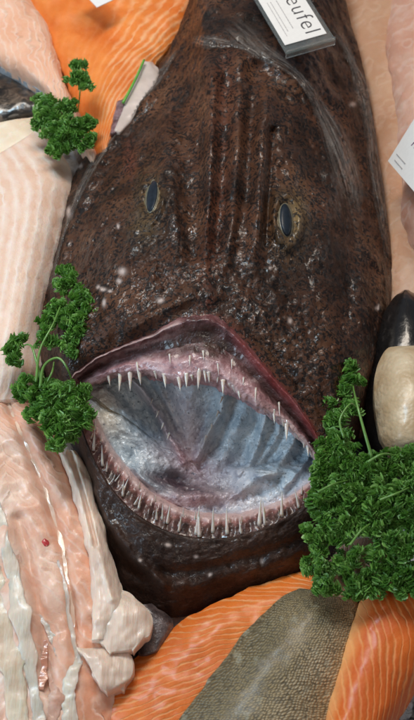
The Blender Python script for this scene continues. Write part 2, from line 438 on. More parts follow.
# ------------------------------------------------------------------ the monkfish
fish = thing('monkfish', tuple(P((215, 420, 0.0))), 'whole dark brown monkfish head with gaping toothed mouth in the middle of the counter', 'fish')
LO = [  # lip (px,py,h)  ->  outline (px,py,h)
 ((72, 378, .080), (52, 392, .03)), ((92, 362, .088), (36, 345, .03)), ((118, 348, .098), (40, 300, .03)), ((150, 336, .108), (56, 238, .03)),
 ((173, 325, .117), (78, 168, .035)), ((187, 320, .121), (122, 118, .04)), ((200, 319, .123), (163, 60, .05)), ((213, 320, .122), (186, 8, .06)),
 ((225, 326, .120), (215, -70, .10)), ((238, 338, .117), (318, -70, .085)), ((252, 353, .113), (352, 25, .045)), ((272, 375, .105), (371, 105, .036)),
 ((292, 398, .097), (385, 200, .03)), ((310, 422, .088), (392, 268, .03)), ((322, 444, .080), (386, 330, .03)), ((330, 468, .072), (358, 440, .03)),
 ((318, 492, .062), (345, 520, .02)), ((292, 515, .057), (325, 566, .012)), ((258, 531, .055), (278, 588, .006)), ((222, 539, .054), (230, 600, .004)),
 ((186, 537, .054), (168, 619, .004)), ((152, 525, .055), (132, 604, .004)), ((122, 502, .058), (112, 565, .006)), ((98, 468, .064), (94, 510, .015)),
 ((82, 430, .074), (76, 455, .02)), ((72, 400, .077), (58, 420, .025))]
GE = [(84, 390), (98, 382), (120, 376), (150, 374), (176, 381), (190, 379), (204, 376), (216, 380), (228, 387), (242, 395), (258, 405), (274, 416), (290, 428), (304, 443),
      (314, 456), (320, 467), (308, 483), (286, 499), (256, 510), (224, 515), (190, 511), (160, 498), (134, 476), (110, 446), (95, 415), (86, 398)]
NCT = len(LO); NT_ = 780
Lc = np.array([a for a, b in LO], float); Oc = np.array([b for a, b in LO], float)
Gc = np.array([(x, y, Lc[i, 2] - (.012 if i <= 14 else .010)) for i, (x, y) in enumerate(GE)], float)
T = np.linspace(0, NCT, NT_, endpoint=False)
Lr, Or, Gr = (cat_at(c, T, True) for c in (Lc, Oc, Gc))
upper = smooth(-.5, 1.5, T) * (1 - smooth(14.2, 16, T)) + smooth(25.2, 26, T) * .5          # 1 over the upper jaw, 0 over the lower
upper = np.clip(upper, 0, 1)
NR = 300
f = np.linspace(0, 1, NR) ** 1.15
g_up = f ** 2.3; g_lo = f ** 1.55
gg = g_up[:, None] * upper[None] + g_lo[:, None] * (1 - upper[None])
G = np.empty((NR, NT_, 3))
G[..., :2] = Lr[None, :, :2] + (Or - Lr)[None, :, :2] * f[:, None, None]
G[..., 2] = Lr[None, :, 2] + (Or - Lr)[None, :, 2] * gg
G[..., 2] += .012 * (4 * f * (1 - f))[:, None] * upper[None]
X, Y = G[..., 0], G[..., 1]
Q = np.stack([X, Y], -1)
def ga(cx, cy, sx, sy, rot=0):
    c, s = math.cos(rot), math.sin(rot); dx, dy = X - cx, Y - cy
    return np.exp(-((dx * c + dy * s) / sx) ** 2 - ((-dx * s + dy * c) / sy) ** 2)
def ln(line, w):
    return np.exp(-(polydist(Q, line) / w) ** 2)
fade = smooth(0, .06, f)[:, None]
H = 0
H = H + .006 * ga(151, 196, 22, 42, .15) + .006 * ga(288, 218, 24, 44, -.1)
H = H + .004 * ln([(165, 120), (172, 190), (178, 260)], 10) + .0065 * ln([(268, 100), (262, 160), (258, 215), (252, 270)], 10)
H = H - .005 * ln([(272, 130), (268, 190), (266, 245)], 5) - .003 * ln([(186, 100), (190, 200), (192, 280)], 14) - .002 * ln([(252, 110), (246, 200)], 8)
H = H + .0038 * ln([(212, 60), (210, 150), (206, 230), (205, 268)], 6) + .0042 * ln([(240, 55), (238, 150), (232, 230), (222, 272)], 7) - .0025 * ln([(226, 60), (224, 150), (217, 260)], 6)
H = H * (1 - smooth(215, 292, Y)) * (.55 + .45 * smooth(60, 130, Y))
H = H + .0025 * ga(206, 292, 14, 12)
for ex, ey, ax_, ay_, ro in ((151.5, 197, 11, 23, .16), (287, 220, 12, 24, -.1)):      # sockets round the eyes
    c_, s_ = math.cos(ro), math.sin(ro); dx_, dy_ = X - ex, Y - ey
    dd = np.sqrt(((dx_ * c_ + dy_ * s_) / ax_) ** 2 + ((-dx_ * s_ + dy_ * c_) / ay_) ** 2)
    H = H + .0022 * np.exp(-((dd - 1.05) / .28) ** 2) - .0012 * np.exp(-(dd / .7) ** 2)
H = H + .003 * ln([(150, 95), (105, 150), (70, 225), (52, 290)], 5) - .003 * ln([(160, 105), (115, 160), (82, 230), (62, 300)], 7)
H = H - .003 * ln([(365, 110), (355, 180), (352, 250), (345, 330)], 9) + .002 * ln([(340, 100), (332, 180), (325, 260)], 9)
H = H + .0025 * ln([(130, 330), (160, 312), (190, 296)], 7) - .002 * ln([(245, 330), (270, 352), (300, 385)], 6)
H = H + .003 * ln([(235, 35), (290, 75), (345, 100), (372, 150)], 8) + .0025 * ln([(170, 60), (205, 75), (250, 60)], 8)
H = H - .0016 * ln([(110, 560), (140, 575), (200, 570), (260, 555), (310, 535)], 6) + .0012 * ln([(120, 580), (170, 592), (230, 578), (290, 560)], 7)
H = H + .003 * ga(140, 545, 24, 18, .5) + .0045 * ln([(94, 492), (108, 522), (132, 556), (164, 584)], 6)
G[..., 2] += H * fade * 2.0
W = P(G)
Wk = W * np.array([1.0, .45, 1.0])
W[..., 2] += (.0016 * fbm(Wk, 50, 3, 12) * smooth(.1, .3, f)[:, None] + .0022 * fbm(W, 55, 3, 2) + .0011 * fbm(W, 190, 3, 5)) * fade
# fine folds around the back
tint = np.zeros((NR, NT_, 3))
tint[..., 0] = np.clip(.75 * ga(299, 214, 8, 22) + .35 * ga(286, 222, 15, 34) + .3 * ga(150, 200, 13, 30) + .2 * ga(140, 228, 12, 14), 0, 1)
tint[..., 1] = np.clip(.22 * ln([(206, 285), (214, 240), (222, 150), (224, 60)], 10) + .5 * ga(130, 160, 6, 18) + .5 * ga(206, 302, 8, 6) + .6 * (1 - smooth(0, .04, f))[:, None] * upper[None], 0, 1) * .8
ps = 0
for cx, cy, sx, sy in [(122, 272, 4.2, 3.6), (119, 281, 3, 2), (103, 289, 3.5, 2), (98, 287, 2, 2), (110, 291, 2.5, 1.5), (104, 303, 2, 4), (160, 300, 4, 2.5), (290, 320, 2.4, 3.2), (378, 307, 2.6, 2.6),
                       (353, 105, 3.5, 2), (69, 213, 3, 5), (80, 166, 2.5, 2.5), (140, 560, 1.8, 2), (168, 545, 3, 2.5), (210, 575, 1.8, 2.2), (262, 560, 2, 3), (196, 556, 2.5, 1.5), (270, 268, 1.5, 2), (118, 225, 1.5, 2)]:
    ps = ps + ga(cx, cy, sx, sy) ** 1.5
tint[..., 2] = np.clip(ps * 1.3, 0, 1) * .8
tint[..., 2] = np.clip(tint[..., 2], 0, 1)
# underside tucks in to the counter, and the lip turns under
O1 = W[-1].copy(); O1[:, 2] *= .5; cx = O1.mean(0); O1[:, :2] += (cx[:2] - O1[:, :2]) * .04
O2 = W[-1].copy(); O2[:, 2] = .0005; O2[:, :2] += (cx[:2] - O2[:, :2]) * .12
Lin = Lr.copy(); Lin[:, :2] += (Gr - Lr)[:, :2] * .06; Lin[:, 2] -= .004
W2 = np.concatenate([P(Lin)[None], W, O1[None], O2[None]], 0)
t2 = np.concatenate([tint[:1], tint, tint[-1:], tint[-1:]], 0)
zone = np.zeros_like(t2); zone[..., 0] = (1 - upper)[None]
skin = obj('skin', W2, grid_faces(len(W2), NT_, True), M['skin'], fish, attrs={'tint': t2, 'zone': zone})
kd = KDTree(NR * NT_ // 4)
Gf = G[::2, ::2].reshape(-1, 3); Wf = W[::2, ::2].reshape(-1, 3)
for i in range(len(Gf)): kd.insert((Gf[i, 0], Gf[i, 1], 0), i)
kd.balance()
def hs(px, py):
    return Wf[kd.find((px, py, 0))[1]][2]

# lips and gums : bands between the lip line and the gum edge
def band(name, lo, hi, prof, mat, parent, tf, n=30, i0=None, i1=None, ntt=420, noise=.0012, rag=0., ribs=0.):
    T2 = np.linspace(i0, i1, ntt)
    a, b = cat_at(Lc, T2, True), cat_at(Gc, T2, True)
    q = np.linspace(0, 1, n)
    lo_, hi_ = (np.array([z(x) if callable(z) else z for x in T2]) for z in (lo, hi))
    ff = lo_[None] + (hi_ - lo_)[None] * q[:, None]
    pr = np.interp(q, [z[0] for z in prof], [z[1] for z in prof])
    e = np.minimum(1, np.minimum(T2 - i0, i1 - T2) / 1.0)
    g_ = a[None] + (b - a)[None] * ff[..., None]
    g_[..., 2] += pr[:, None] * (.25 + .75 * e[None])
    if ribs: g_[..., 2] += ribs * np.sin(T2 * 2 * math.pi * 3.4 + 1.2 * np.sin(T2 * 3))[None] * np.sin(math.pi * q)[:, None]
    w = P(g_); w[..., 2] += noise * fbm(w, 130, 3, 9); w[..., 1] += noise * .6 * fbm(w, 160, 2, 19)
    if rag: w[..., 1] += rag * (fbm(w, 110, 3, 29) + .4 * fbm(w, 300, 2, 31)) * smooth(.5, 1, q)[:, None]
    TT_ = np.broadcast_to(T2[None], ff.shape); QQ = np.broadcast_to(q[:, None], ff.shape)
    return obj(name, w, grid_faces(n, ntt), mat, parent, attrs={'tint': np.stack([np.clip(z, 0, 1) + 0 * QQ for z in tf(TT_, QQ)], -1)})
G_ = lambda x, c, w_: np.exp(-((x - c) / w_) ** 2)
split = lambda i: .36 + .20 * float(smooth(8.5, 12, i))
ulip = band('upper_lip', -.12, lambda i: split(i) + .06, [(0, -.004), (.13, .0012), (.26, .0058), (.4, .003), (.62, -.0015), (1, -.005)], M['lip'], fish,
            lambda T_, q: (.8 * smooth(7.5, 10, T_) * (G_(q, .34, .22)), .95 * G_(T_, 5.8, 2.4) * smooth(.28, .45, q) + .6 * smooth(.55, .8, q), .8 * G_(q, .24, .06) * (1 - smooth(3.6, 5, T_)) + .35 * G_(q, .55, .08) * (1 - smooth(3, 5, T_))), i0=-.4, i1=15.3)
ugum = band('upper_gum', split, 1.12, [(0, -.006), (.15, -.003), (.42, .0015), (.7, .001), (.85, -.003), (1, -.018)], M['gum'], fish,
            lambda T_, q: (0 * q, .85 * (1 - smooth(.15, .42, q)) + .8 * G_(T_, 6.4, 1.0) * (1 - smooth(.3, .55, q)), .75 * smooth(9.5, 13, T_) * smooth(.3, .6, q) + .3 * G_(q, .8, .12)), i0=-.2, i1=15.2, rag=.0034)
lgum = band('lower_gum', .0, 1.05, [(0, -.003), (.2, -.001), (.45, .0015), (.6, .0005), (.8, .003), (.95, 0), (1, -.004)], M['lowgum'], fish,
            lambda T_, q: (.3 * smooth(23, 25, T_) + .4 * (1 - smooth(15.5, 17.5, T_)), 1.0 * (1 - smooth(.46, .68, q + .06 * np.sin(T_ * 21))) * (1 - .65 * smooth(22.5, 24.5, T_)), .85 * smooth(.62, .8, q) * (1 - smooth(23, 25, T_))), i0=14.9, i1=26.2, ribs=.0013)

# mouth lining: a deep bowl with folds that run to the throat
up2 = upper
rim = Gr.copy(); dirn = (Gr - Lr)[:, :2]; dirn = dirn / (np.linalg.norm(dirn, axis=1)[:, None] + 1e-9)
rim[:, :2] -= dirn * (10 * up2 + 2 * (1 - up2))[:, None]; rim[:, 2] -= .024 * up2 + .004 * (1 - up2)
NM = 150; ct = np.array([192, 466]); rho = np.linspace(1, 0.004, NM)
Gm = np.empty((NM, NT_, 3))
Gm[..., :2] = ct + (rim[:, :2] - ct)[None] * rho[:, None, None]
X, Y = Gm[..., 0], Gm[..., 1]; Q = np.stack([X, Y], -1)
Gm[..., 2] = .026 + (rim[None, :, 2] - .026) * (rho ** 1.5)[:, None]
inn = (smooth(1.0, .85, rho))[:, None]
rid = [([(128, 370), (150, 405), (170, 438), (184, 460)], 5, .013), ([(226, 378), (221, 410), (208, 436), (196, 458)], 5, .011), ([(247, 392), (243, 415), (228, 450), (214, 466)], 8, .006),
       ([(266, 406), (262, 430), (252, 462), (238, 474)], 5, .009), ([(280, 416), (276, 436), (262, 458)], 4, .005), ([(297, 430), (284, 456), (272, 472), (240, 486)], 7, .009), ([(312, 446), (306, 462), (284, 486)], 4, .006), ([(104, 390), (128, 428), (160, 458), (184, 474)], 10, .007),
       ([(190, 374), (193, 410), (190, 445)], 12, .006), ([(150, 372), (164, 400), (178, 430)], 4, .004), ([(140, 480), (180, 494), (230, 496), (270, 484)], 5, .004), ([(232, 470), (262, 476), (290, 470)], 4, .004)]
for l, w_, a_ in rid: Gm[..., 2] += a_ * ln(l, w_) * inn
Gm[..., 2] += .012 * ga(196, 496, 26, 10) * inn + .008 * ga(150, 470, 22, 14, .7) * inn - .010 * ga(178, 478, 16, 8, .3) * inn + .006 * ga(252, 480, 30, 12, -.4) * inn
Gm[..., 0] += 2.2 * fbm(P(Gm), 45, 2, 41) * inn * smooth(.05, .3, rho)[:, None]; Gm[..., 1] += 2.0 * fbm(P(Gm), 45, 2, 43) * inn * smooth(.05, .3, rho)[:, None]
Wm = P(Gm); Wm[..., 2] += (.0030 * fbm(Wm, 70, 4, 4) + .0008 * fbm(Wm, 260, 3, 6)) * inn
tm = np.zeros_like(Gm)
tm[..., 0] = np.clip(.65 * ga(190, 450, 20, 46) + .45 * ga(215, 472, 40, 18) + .3 * ga(160, 450, 22, 16, .7) + .75 * ga(200, 500, 60, 12) + .4 * ln([(128, 372), (150, 405), (172, 440), (186, 462)], 5) + .3 * ga(175, 398, 16, 18) + .45 * (1 - smooth(.97, .86, rho))[:, None] * (1 - up2)[None], 0, 1)
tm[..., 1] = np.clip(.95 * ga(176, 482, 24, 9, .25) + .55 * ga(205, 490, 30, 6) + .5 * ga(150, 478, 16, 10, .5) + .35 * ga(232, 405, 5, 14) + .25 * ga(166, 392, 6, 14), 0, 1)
tm[..., 2] = np.clip(.85 * ga(106, 412, 14, 26, -.4) + .3 * ga(210, 430, 5, 22, .3), 0, 1)
lining = obj('mouth_lining', Wm, grid_faces(NM, NT_, True, True), M['mouth'], fish, attrs={'tint': tm})

# teeth, each one a mesh of its own on its gum
def tooth(base, tip, r, parent, bend=.15):
    b, t_ = np.array(base), np.array(tip); ax = t_ - b; Ln = np.linalg.norm(ax); d = ax / Ln
    a = np.cross(d, [1, 0, .2]); a /= np.linalg.norm(a); c = np.cross(d, a)
    V = []; n = 8; ks = [-.12, 0, .3, .6, .85, 1.0]; rs = [1.25, 1.05, .78, .5, .24, .05]
    for k, q in zip(ks, rs):
        cen = b + ax * k + a * Ln * bend * (k * k)
        for i in range(n):
            th = 2 * math.pi * i / n; V.append(cen + r * q * (math.cos(th) * a + math.sin(th) * c))
    F = [list(x) for x in grid_faces(len(ks), n, True)] + [list(range(n))[::-1], list(range((len(ks) - 1) * n, len(ks) * n))]
    return obj('tooth', V, F, M['tooth'], parent)
def on_band(i, fr, dh=0):
    a = cat_at(Lc, np.array([i]), True)[0]; b = cat_at(Gc, np.array([i]), True)[0]; q = a + (b - a) * fr; q[2] += dh; return q
rt = random.Random(3)
for k in range(34):                      # upper row, hanging from the gum edge
    i = 1.6 + (14.1 - 1.6) * (k + rt.uniform(-.35, .35)) / 33
    q = on_band(i, rt.uniform(.86, .96), -.001); L_ = rt.choice([4, 5, 6, 7, 8, 10, 13, 18])
    tooth(P(q), P((q[0] + rt.uniform(-1.5, 2), q[1] + L_, q[2] - .004)), PX * (1.0 + L_ * .07) * rt.uniform(.85, 1.15), ugum, rt.uniform(-.12, .12))
for k in range(9):                       # upper second row, on the gum face
    i = 2.4 + (11.5 - 2.4) * (k + rt.uniform(-.4, .4)) / 8
    q = on_band(i, rt.uniform(.5, .72), .001); L_ = rt.uniform(6, 15)
    tooth(P(q), P((q[0] + rt.uniform(-1, 1.5), q[1] + L_, q[2] + .004)), PX * rt.uniform(.75, 1.1), ugum, rt.uniform(-.1, .1))
for k in range(31):                      # lower outer row, standing up from the lip
    i = 15.7 + (24.6 - 15.7) * (k + rt.uniform(-.6, .6)) / 30
    q = on_band(i, rt.uniform(.18, .40), .001); L_ = rt.choice([6, 8, 10, 13, 16, 19, 23, 26]) * (1 if i < 23 else .75); g2 = on_band(i, 1.0)
    dx = (g2[0] - q[0]) * .30
    tooth(P(q), P((q[0] + dx + rt.uniform(-3, 3), q[1] - L_, q[2] + .004 + L_ * .0004)), PX * (.55 + L_ * .045) * rt.uniform(.85, 1.15), lgum, rt.uniform(-.28, .28))
for k in range(12):                      # lower inner row, shorter
    i = 16.3 + (23.8 - 16.3) * (k + rt.uniform(-.4, .4)) / 11
    q = on_band(i, rt.uniform(.6, .8), .001); L_ = rt.uniform(6, 10)
    tooth(P(q), P((q[0] + rt.uniform(-1, 1), q[1] - L_, q[2] + .008)), PX * rt.uniform(.9, 1.4), lgum, rt.uniform(-.1, .1))
# rows of small teeth on the ridges inside the throat
def hm(px, py):
    d = (Gm[..., 0] - px) ** 2 + (Gm[..., 1] - py) ** 2; return Wm.reshape(-1, 3)[d.argmin()][2]
for line in ([(152, 400), (158, 412), (163, 424), (169, 434)], [(222, 398), (218, 412), (212, 425), (206, 436)]):
    for (x, y) in line:
        h = hm(x, y); tooth(P((x, y, h)), P((x - 2, y + 7, h + .006)), PX * 1.1, lining, .1)

# eyes
def eye(cx, cy, rx, ry, rot):
    sx_ = np.array([(cx + rx * 1.5 * u_ * math.cos(w_), cy + ry * 1.3 * u_ * math.sin(w_)) for u_ in (.3, .6, 1) for w_ in np.linspace(0, 6.28, 16)])
    hz = np.array([hs(*q_) for q_ in sx_]); A_ = np.stack([np.ones(len(sx_)), sx_[:, 0] - cx, sx_[:, 1] - cy], 1)
    pl = np.linalg.lstsq(A_, hz, rcond=None)[0]                       # the socket's own plane
    def disc(sx, sy, lift, dome, nr=14, nt=40):
        rr = np.linspace(0.02, 1, nr); th = np.linspace(0, 2 * math.pi, nt, endpoint=False)
        x = rr[:, None] * np.cos(th) * sx; y = rr[:, None] * np.sin(th) * sy
        c, s = math.cos(rot), math.sin(rot)
        px = cx + x * c - y * s; py = cy + x * s + y * c
        h = pl[0] + pl[1] * (px - cx) + pl[2] * (py - cy) + lift + dome * (1 - rr[:, None] ** 2) - .0035 * (rr[:, None] ** 8)
        return P(np.stack([px, py, h], -1)), grid_faces(nr, nt, True)
    v, f_ = disc(rx * 1.65, ry * 1.32, -.0004, .0020); e = obj('eye', v, f_, M['iris'], fish)
    v, f_ = disc(rx * 1.34, ry * 1.17, .0014, .0010); obj('iris_rim', v, f_, M['pupilrim'], e)
    v, f_ = disc(rx * 1.04, ry * 1.06, .0026, .0016); obj('pupil', v, f_, M['pupil'], e)
eye(152, 196, 5.6, 16, .16); eye(286, 220, 6.6, 16.5, -.1)

# slimy fringe of loose skin along the right of the head
def film(line, w, n=90, m=14, lift=.0025, seed=0, name='loose_skin'):
    c = catmull(np.array(line, float), n); d = np.gradient(c, axis=0); d /= np.linalg.norm(d, axis=1)[:, None]
    nn = np.stack([-d[:, 1], d[:, 0]], -1); v = np.linspace(-.5, .5, m)
    ww = w * (.75 + .35 * np.sin(np.linspace(0, 9, n) + seed))
    q = c[:, None] + nn[:, None] * (v[None, :, None] * ww[:, None, None])
    h = np.array([[hs(a, b) for a, b in r] for r in q]) + lift
    h = h + .0015 * np.cos(v * math.pi)[None]
    wv = P(np.concatenate([q, h[..., None]], -1)); wv[..., 2] += .0012 * fbm(wv, 140, 3, seed + 30)
    uv = np.stack(np.meshgrid(np.linspace(0, n / 30, n) / (n / 30), np.linspace(0, 1, m), indexing='ij'), -1)
    o = obj(name, wv, grid_faces(n, m), M['slime'], fish, uv)
    return o
film([(228, 22), (262, 50), (300, 78), (326, 120), (348, 175), (356, 215)], 26, seed=1)
film([(330, 20), (352, 60), (368, 110), (374, 160), (382, 215), (388, 262)], 14, seed=2)
film([(345, 50), (361, 85), (368, 140)], 18, seed=3)
film([(150, 88), (118, 128), (85, 180), (62, 240), (50, 290)], 9, seed=4)
film([(178, 48), (150, 90), (128, 118)], 9, seed=5)
film([(190, 40), (235, 45), (280, 60)], 14, seed=6)
# the small purple fin tip behind the left of the head
obj_f = slab('fin', rows3([(117, 101), (112, 118), (109, 134)], [(124, 99), (132, 112), (118, 132)], .055, .055, .004), mat_lip('fin skin', (.06, .03, .03), (.24, .13, .14), (.40, .28, .32), 70), fish, nu=30, nv=20, drop=.008, lump=.0006)
slab('torn_skin', rows3([(128, 606), (134, 632), (140, 655)], [(150, 604), (172, 622), (160, 650)], .022, .022, .008), mat_lip('torn grey skin', (.035, .025, .025), (.12, .085, .08), (.24, .18, .17), 70), fish, nu=40, nv=30, drop=.02)

# ------------------------------------------------------------------ fillets around it
o = slab('salmon_fillet', rows3([(-20, -60), (20, -12), (46, 30), (58, 60), (70, 95), (82, 125), (96, 168)], [(235, -60), (205, 0), (178, 38), (150, 72), (128, 105), (116, 135), (106, 170)], .030, .040, .010), M['sal3'], drop=.03, lump=.004, lscale=26,
         fn=lambda x, y: .010 * np.exp(-(polydist(np.stack([x, y], -1), [(190, -20), (150, 35), (120, 85), (105, 140)]) / 22) ** 2) - .008 * np.exp(-(polydist(np.stack([x, y], -1), [(85, -30), (85, 40), (85, 110)]) / 25) ** 2))
tag(o, 'orange salmon fillet with diagonal pale fat lines behind the parsley at the back', 'fillet')
sl = thing('salmon_fillet', tuple(P((40, 60, .0))), 'pale pink salmon belly piece with silver skin edge at the back left corner', 'fillet')
slab('flesh', rows3([(-50, 30), (-5, 60), (24, 77), (44, 93), (60, 115), (78, 142), (92, 168)], [(-10, -50), (24, -8), (47, 26), (57, 58), (67, 88), (79, 115), (97, 150)], .036, .040, .014), M['sal4'], sl, drop=.012, lump=.003, lscale=30)
slab('skin', rows3([(-50, 34), (-5, 64), (24, 81), (44, 97), (60, 119), (78, 146)], [(-40, 20), (0, 52), (28, 70), (48, 86), (64, 108), (82, 135)], .030, .030, .003), M['silver'], sl, drop=.012, lump=.001)
o = slab('trout', rows3([(-60, 40), (-5, 60), (20, 72), (38, 90), (52, 106)], [(-60, 150), (-5, 136), (20, 128), (38, 122), (52, 124)], .008, .008, .022), M['dark'], p=2.2, drop=.01)
tag(o, 'dark brown mottled fish body lying at the left edge under the pale salmon', 'fish')
o = slab('white_fillet', rows3([(-50, 132), (-50, 150), (-50, 175), (-50, 200)], [(32, 116), (48, 130), (50, 150), (44, 180)], .026, .026, .010), M['yell'], drop=.02)
tag(o, 'cream coloured fish fillet peeping out beneath the dark mottled fish', 'fillet')
o = slab('white_fillet', rows3([(-60, 190), (-60, 225), (-60, 262), (-60, 300), (-60, 335), (-60, 365), (-60, 388), (-60, 405)], [(36, 131), (68, 162), (69, 200), (60, 245), (51, 288), (43, 330), (40, 368), (30, 398)], .034, .034, [.006, .024, .028, .028, .028, .026, .020, .01]), M['white'], p=3, drop=.034, lump=.0008, lscale=30)
tag(o, 'thick pale white pink fish fillet standing against the left side of the head', 'fillet')

pf = thing('pink_fillet', tuple(P((40, 560, 0))), 'pink raw fish fillet with white membranes and a red blood spot at lower left', 'fillet')
PQ = lambda x, y, l, w: np.exp(-(polydist(np.stack([x, y], -1), l) / w) ** 2)
seam = [(6, 400), (24, 440), (45, 490), (62, 545), (72, 600), (76, 655)]
o = slab('flesh', rows3([(-60, 385), (-60, 420), (-60, 460), (-60, 520), (-60, 580), (-60, 640), (-60, 700), (-60, 760)],
                        [(20, 390), (46, 420), (66, 452), (86, 500), (102, 555), (112, 610), (116, 660), (112, 760)], .030, .030, [.008, .018, .022, .022, .022, .02, .018, .015]), M['pink'], pf, nu=200, nv=110, p=3, drop=.03, lump=.0045, lscale=34,
         fn=lambda x, y: -.006 * PQ(x, y, seam, 5) + .006 * PQ(x, y, [(30, 420), (60, 470), (85, 540), (98, 610)], 14) + .005 * PQ(x, y, [(-10, 480), (10, 560), (30, 640)], 16) - .006 * PQ(x, y, [(18, 520), (38, 600), (50, 690)], 7))
dfl = np.array([v.co for v in o.data.vertices]) + BASE[pf]
def h_of(arr, px, py, h0=.05):
    w = P((px, py, h0))
    for _ in range(4):
        d = (arr[:, 0] - w[0]) ** 2 + (arr[:, 1] - w[1]) ** 2; z = arr[d.argmin(), 2]; w = P((px, py, z))
    return z
def ribbon(name, line, w, parent, mat, flat=.11, n=60, taper=True, lump=.0012, seed=1):
    q = catmull(np.array(line, float), n); q[:, 2] = [h_of(dfl, a[0], a[1]) + .0004 for a in q]; q[:, 2] = np.convolve(np.pad(q[:, 2], 3, 'edge'), np.ones(7) / 7, 'valid'); c = P(q); tt = np.linspace(0, 1, n)
    r = PX * w * (.45 + .55 * np.sin(math.pi * np.clip(tt * .9 + .05, 0, 1)) if taper else np.ones(n)) * (1 + .42 * fbm(c, 70, 3, seed))
    V, F = tube_mesh(c, r, 14, flat); V[:, 2] += lump * fbm(V, 110, 3, seed + 50); V[:, 0] += lump * fbm(V, 120, 3, seed + 60)
    return obj(name, V, F, mat, parent)
ribbon('membrane', [(6, 400, .050), (24, 440, .052), (45, 490, .054), (62, 545, .054), (70, 600, .055), (76, 650, .054)], 2.2, pf, mat_plain('seam', (.90, .66, .50), .3, .6, 80, .1, .0008))
ribbon('membrane', [(58, 560, .052), (66, 600, .055), (72, 640, .056), (80, 665, .055)], 3.0, pf, M['membr'], seed=2)
ribbon('membrane', [(-5, 500, .046), (10, 560, .052), (22, 625, .054), (34, 690, .052), (42, 740, .048)], 8, pf, M['membr'], seed=3)
ribbon('membrane', [(-8, 560, .046), (4, 620, .052), (14, 680, .052), (20, 740, .048)], 10, pf, mat_flesh('cream membrane', (.82, .58, .41)), seed=4)
ribbon('membrane', [(72, 730, .046), (68, 700, .054), (72, 672, .056), (82, 655, .050)], 8, pf, M['membr'], seed=5)
ribbon('membrane', [(40, 615, .050), (50, 632, .055), (58, 655, .050)], 4, pf, M['membr'], seed=6)
ribbon('membrane', [(46, 668, .048), (56, 690, .053), (52, 725, .048)], 7, pf, M['rose'], seed=8)
ribbon('membrane', [(44, 640, .046), (42, 664, .052), (40, 690, .048)], 6, pf, mat_plain('reddish flesh', (.66, .30, .20), .28, .7, 90, .2, .001, sss=.1), seed=9)
slab('belly_flap', rows3([(54, 444), (66, 470), (76, 505), (86, 545), (92, 590), (92, 620), (94, 640)], [(75, 450), (88, 470), (98, 508), (110, 550), (121, 588), (122, 612), (118, 640)], .047, [.046, .044, .042, .042, .042, .042, .040], [.004, .005, .006, .007, .007, .006, .003]), M['membr'], pf, nu=140, nv=60, p=5, drop=.04, lump=.0022, lscale=60, edge=.002,
     fn=lambda x, y: -.006 * PQ(x, y, [(70, 452), (79, 480), (88, 512), (96, 545)], 2.2) + .003 * PQ(x, y, [(76, 470), (90, 520), (104, 570), (112, 600)], 4))
slab('belly_flap', rows3([(93, 596), (98, 610), (101, 624), (103, 638), (110, 652)], [(121, 590), (140, 601), (152, 615), (149, 634), (134, 650)], .0475, .043, [.005, .006, .006, .005, .003]), M['membr'], pf, nu=110, nv=90, p=2.2, drop=.012, lump=.0034, lscale=48, edge=.0035, cap=6)
slab('belly_flap', rows3([(80, 648), (84, 660), (88, 672), (96, 684), (104, 692)], [(112, 646), (130, 652), (137, 664), (134, 678), (122, 690)], .047, .036, [.005, .006, .006, .005, .003]), M['membr'], pf, nu=110, nv=90, p=2.2, drop=.012, lump=.0032, lscale=52, edge=.0035, cap=6, seed=4)
th = np.linspace(0, 2 * math.pi, 24, endpoint=False); rr = np.linspace(.03, 1, 8)
bx = np.stack([44 + rr[:, None] * np.cos(th) * 4.5 * (1 + .3 * np.sin(3 * th)), 541 + rr[:, None] * np.sin(th) * 5 * (1 + .25 * np.sin(2 * th)), np.zeros((8, 24))], -1)
zb = h_of(dfl, 44, 541); bx[..., 2] = zb + .0005 - .0014 * rr[:, None] ** 2
obj('blood_spot', P(bx), grid_faces(8, 24, True), M['blood'], pf)

o = slab('salmon_fillet', rows3([(55, 745), (98, 692), (142, 652), (188, 618), (242, 592), (296, 574), (332, 567)], [(195, 800), (215, 742), (242, 702), (276, 664), (308, 640), (335, 625), (352, 612)], .020, .026, .010), M['sal1'], drop=.022, lump=.0015, nu=200, nv=100)
tag(o, 'flat orange salmon fillet with wavy fat lines just below the chin', 'fillet')
o = slab('scaly_fillet', rows3([(160, 750), (183, 715), (209, 680), (239, 640), (270, 606), (298, 588)], [(330, 750), (336, 715), (346, 680), (356, 645), (362, 618), (356, 594)], .036, .038, [.018, .019, .019, .018, .014, .006]), M['scales'], p=2.2, drop=.016, lump=.001)
tag(o, 'grey green scaly fish piece lying skin side up at the bottom', 'fillet')
o = slab('salmon_fillet', rows3([(318, 750), (326, 716), (338, 674), (350, 632), (360, 604), (374, 588)], [(376, 750), (398, 720), (424, 676), (448, 640), (455, 610), (450, 580)], .046, .040, .016), M['sal2'], p=3, drop=.04, lump=.0012)
tag(o, 'deep orange salmon fillet with long curved fat lines at the bottom right corner', 'fillet')
o = slab('white_fillet', rows3([(328, 560), (345, 545), (368, 538), (390, 545)], [(335, 590), (352, 592), (374, 588), (395, 580)], .056, .056, .008), M['sal4'], drop=.03)
tag(o, 'small pale pink fish piece half hidden under the large parsley bunch', 'fillet')
o = slab('peach_fillet', rows3([(320, -70), (345, 20), (362, 90), (374, 170), (380, 240), (376, 330), (352, 430)], [(480, -70), (480, 20), (480, 90), (480, 170), (480, 240), (480, 330), (480, 430)], .018, .03, .014), M['peach'], drop=.02, lump=.004, lscale=22)
tag(o, 'large peach coloured skinless fillet lying along the right side of the head', 'fillet')
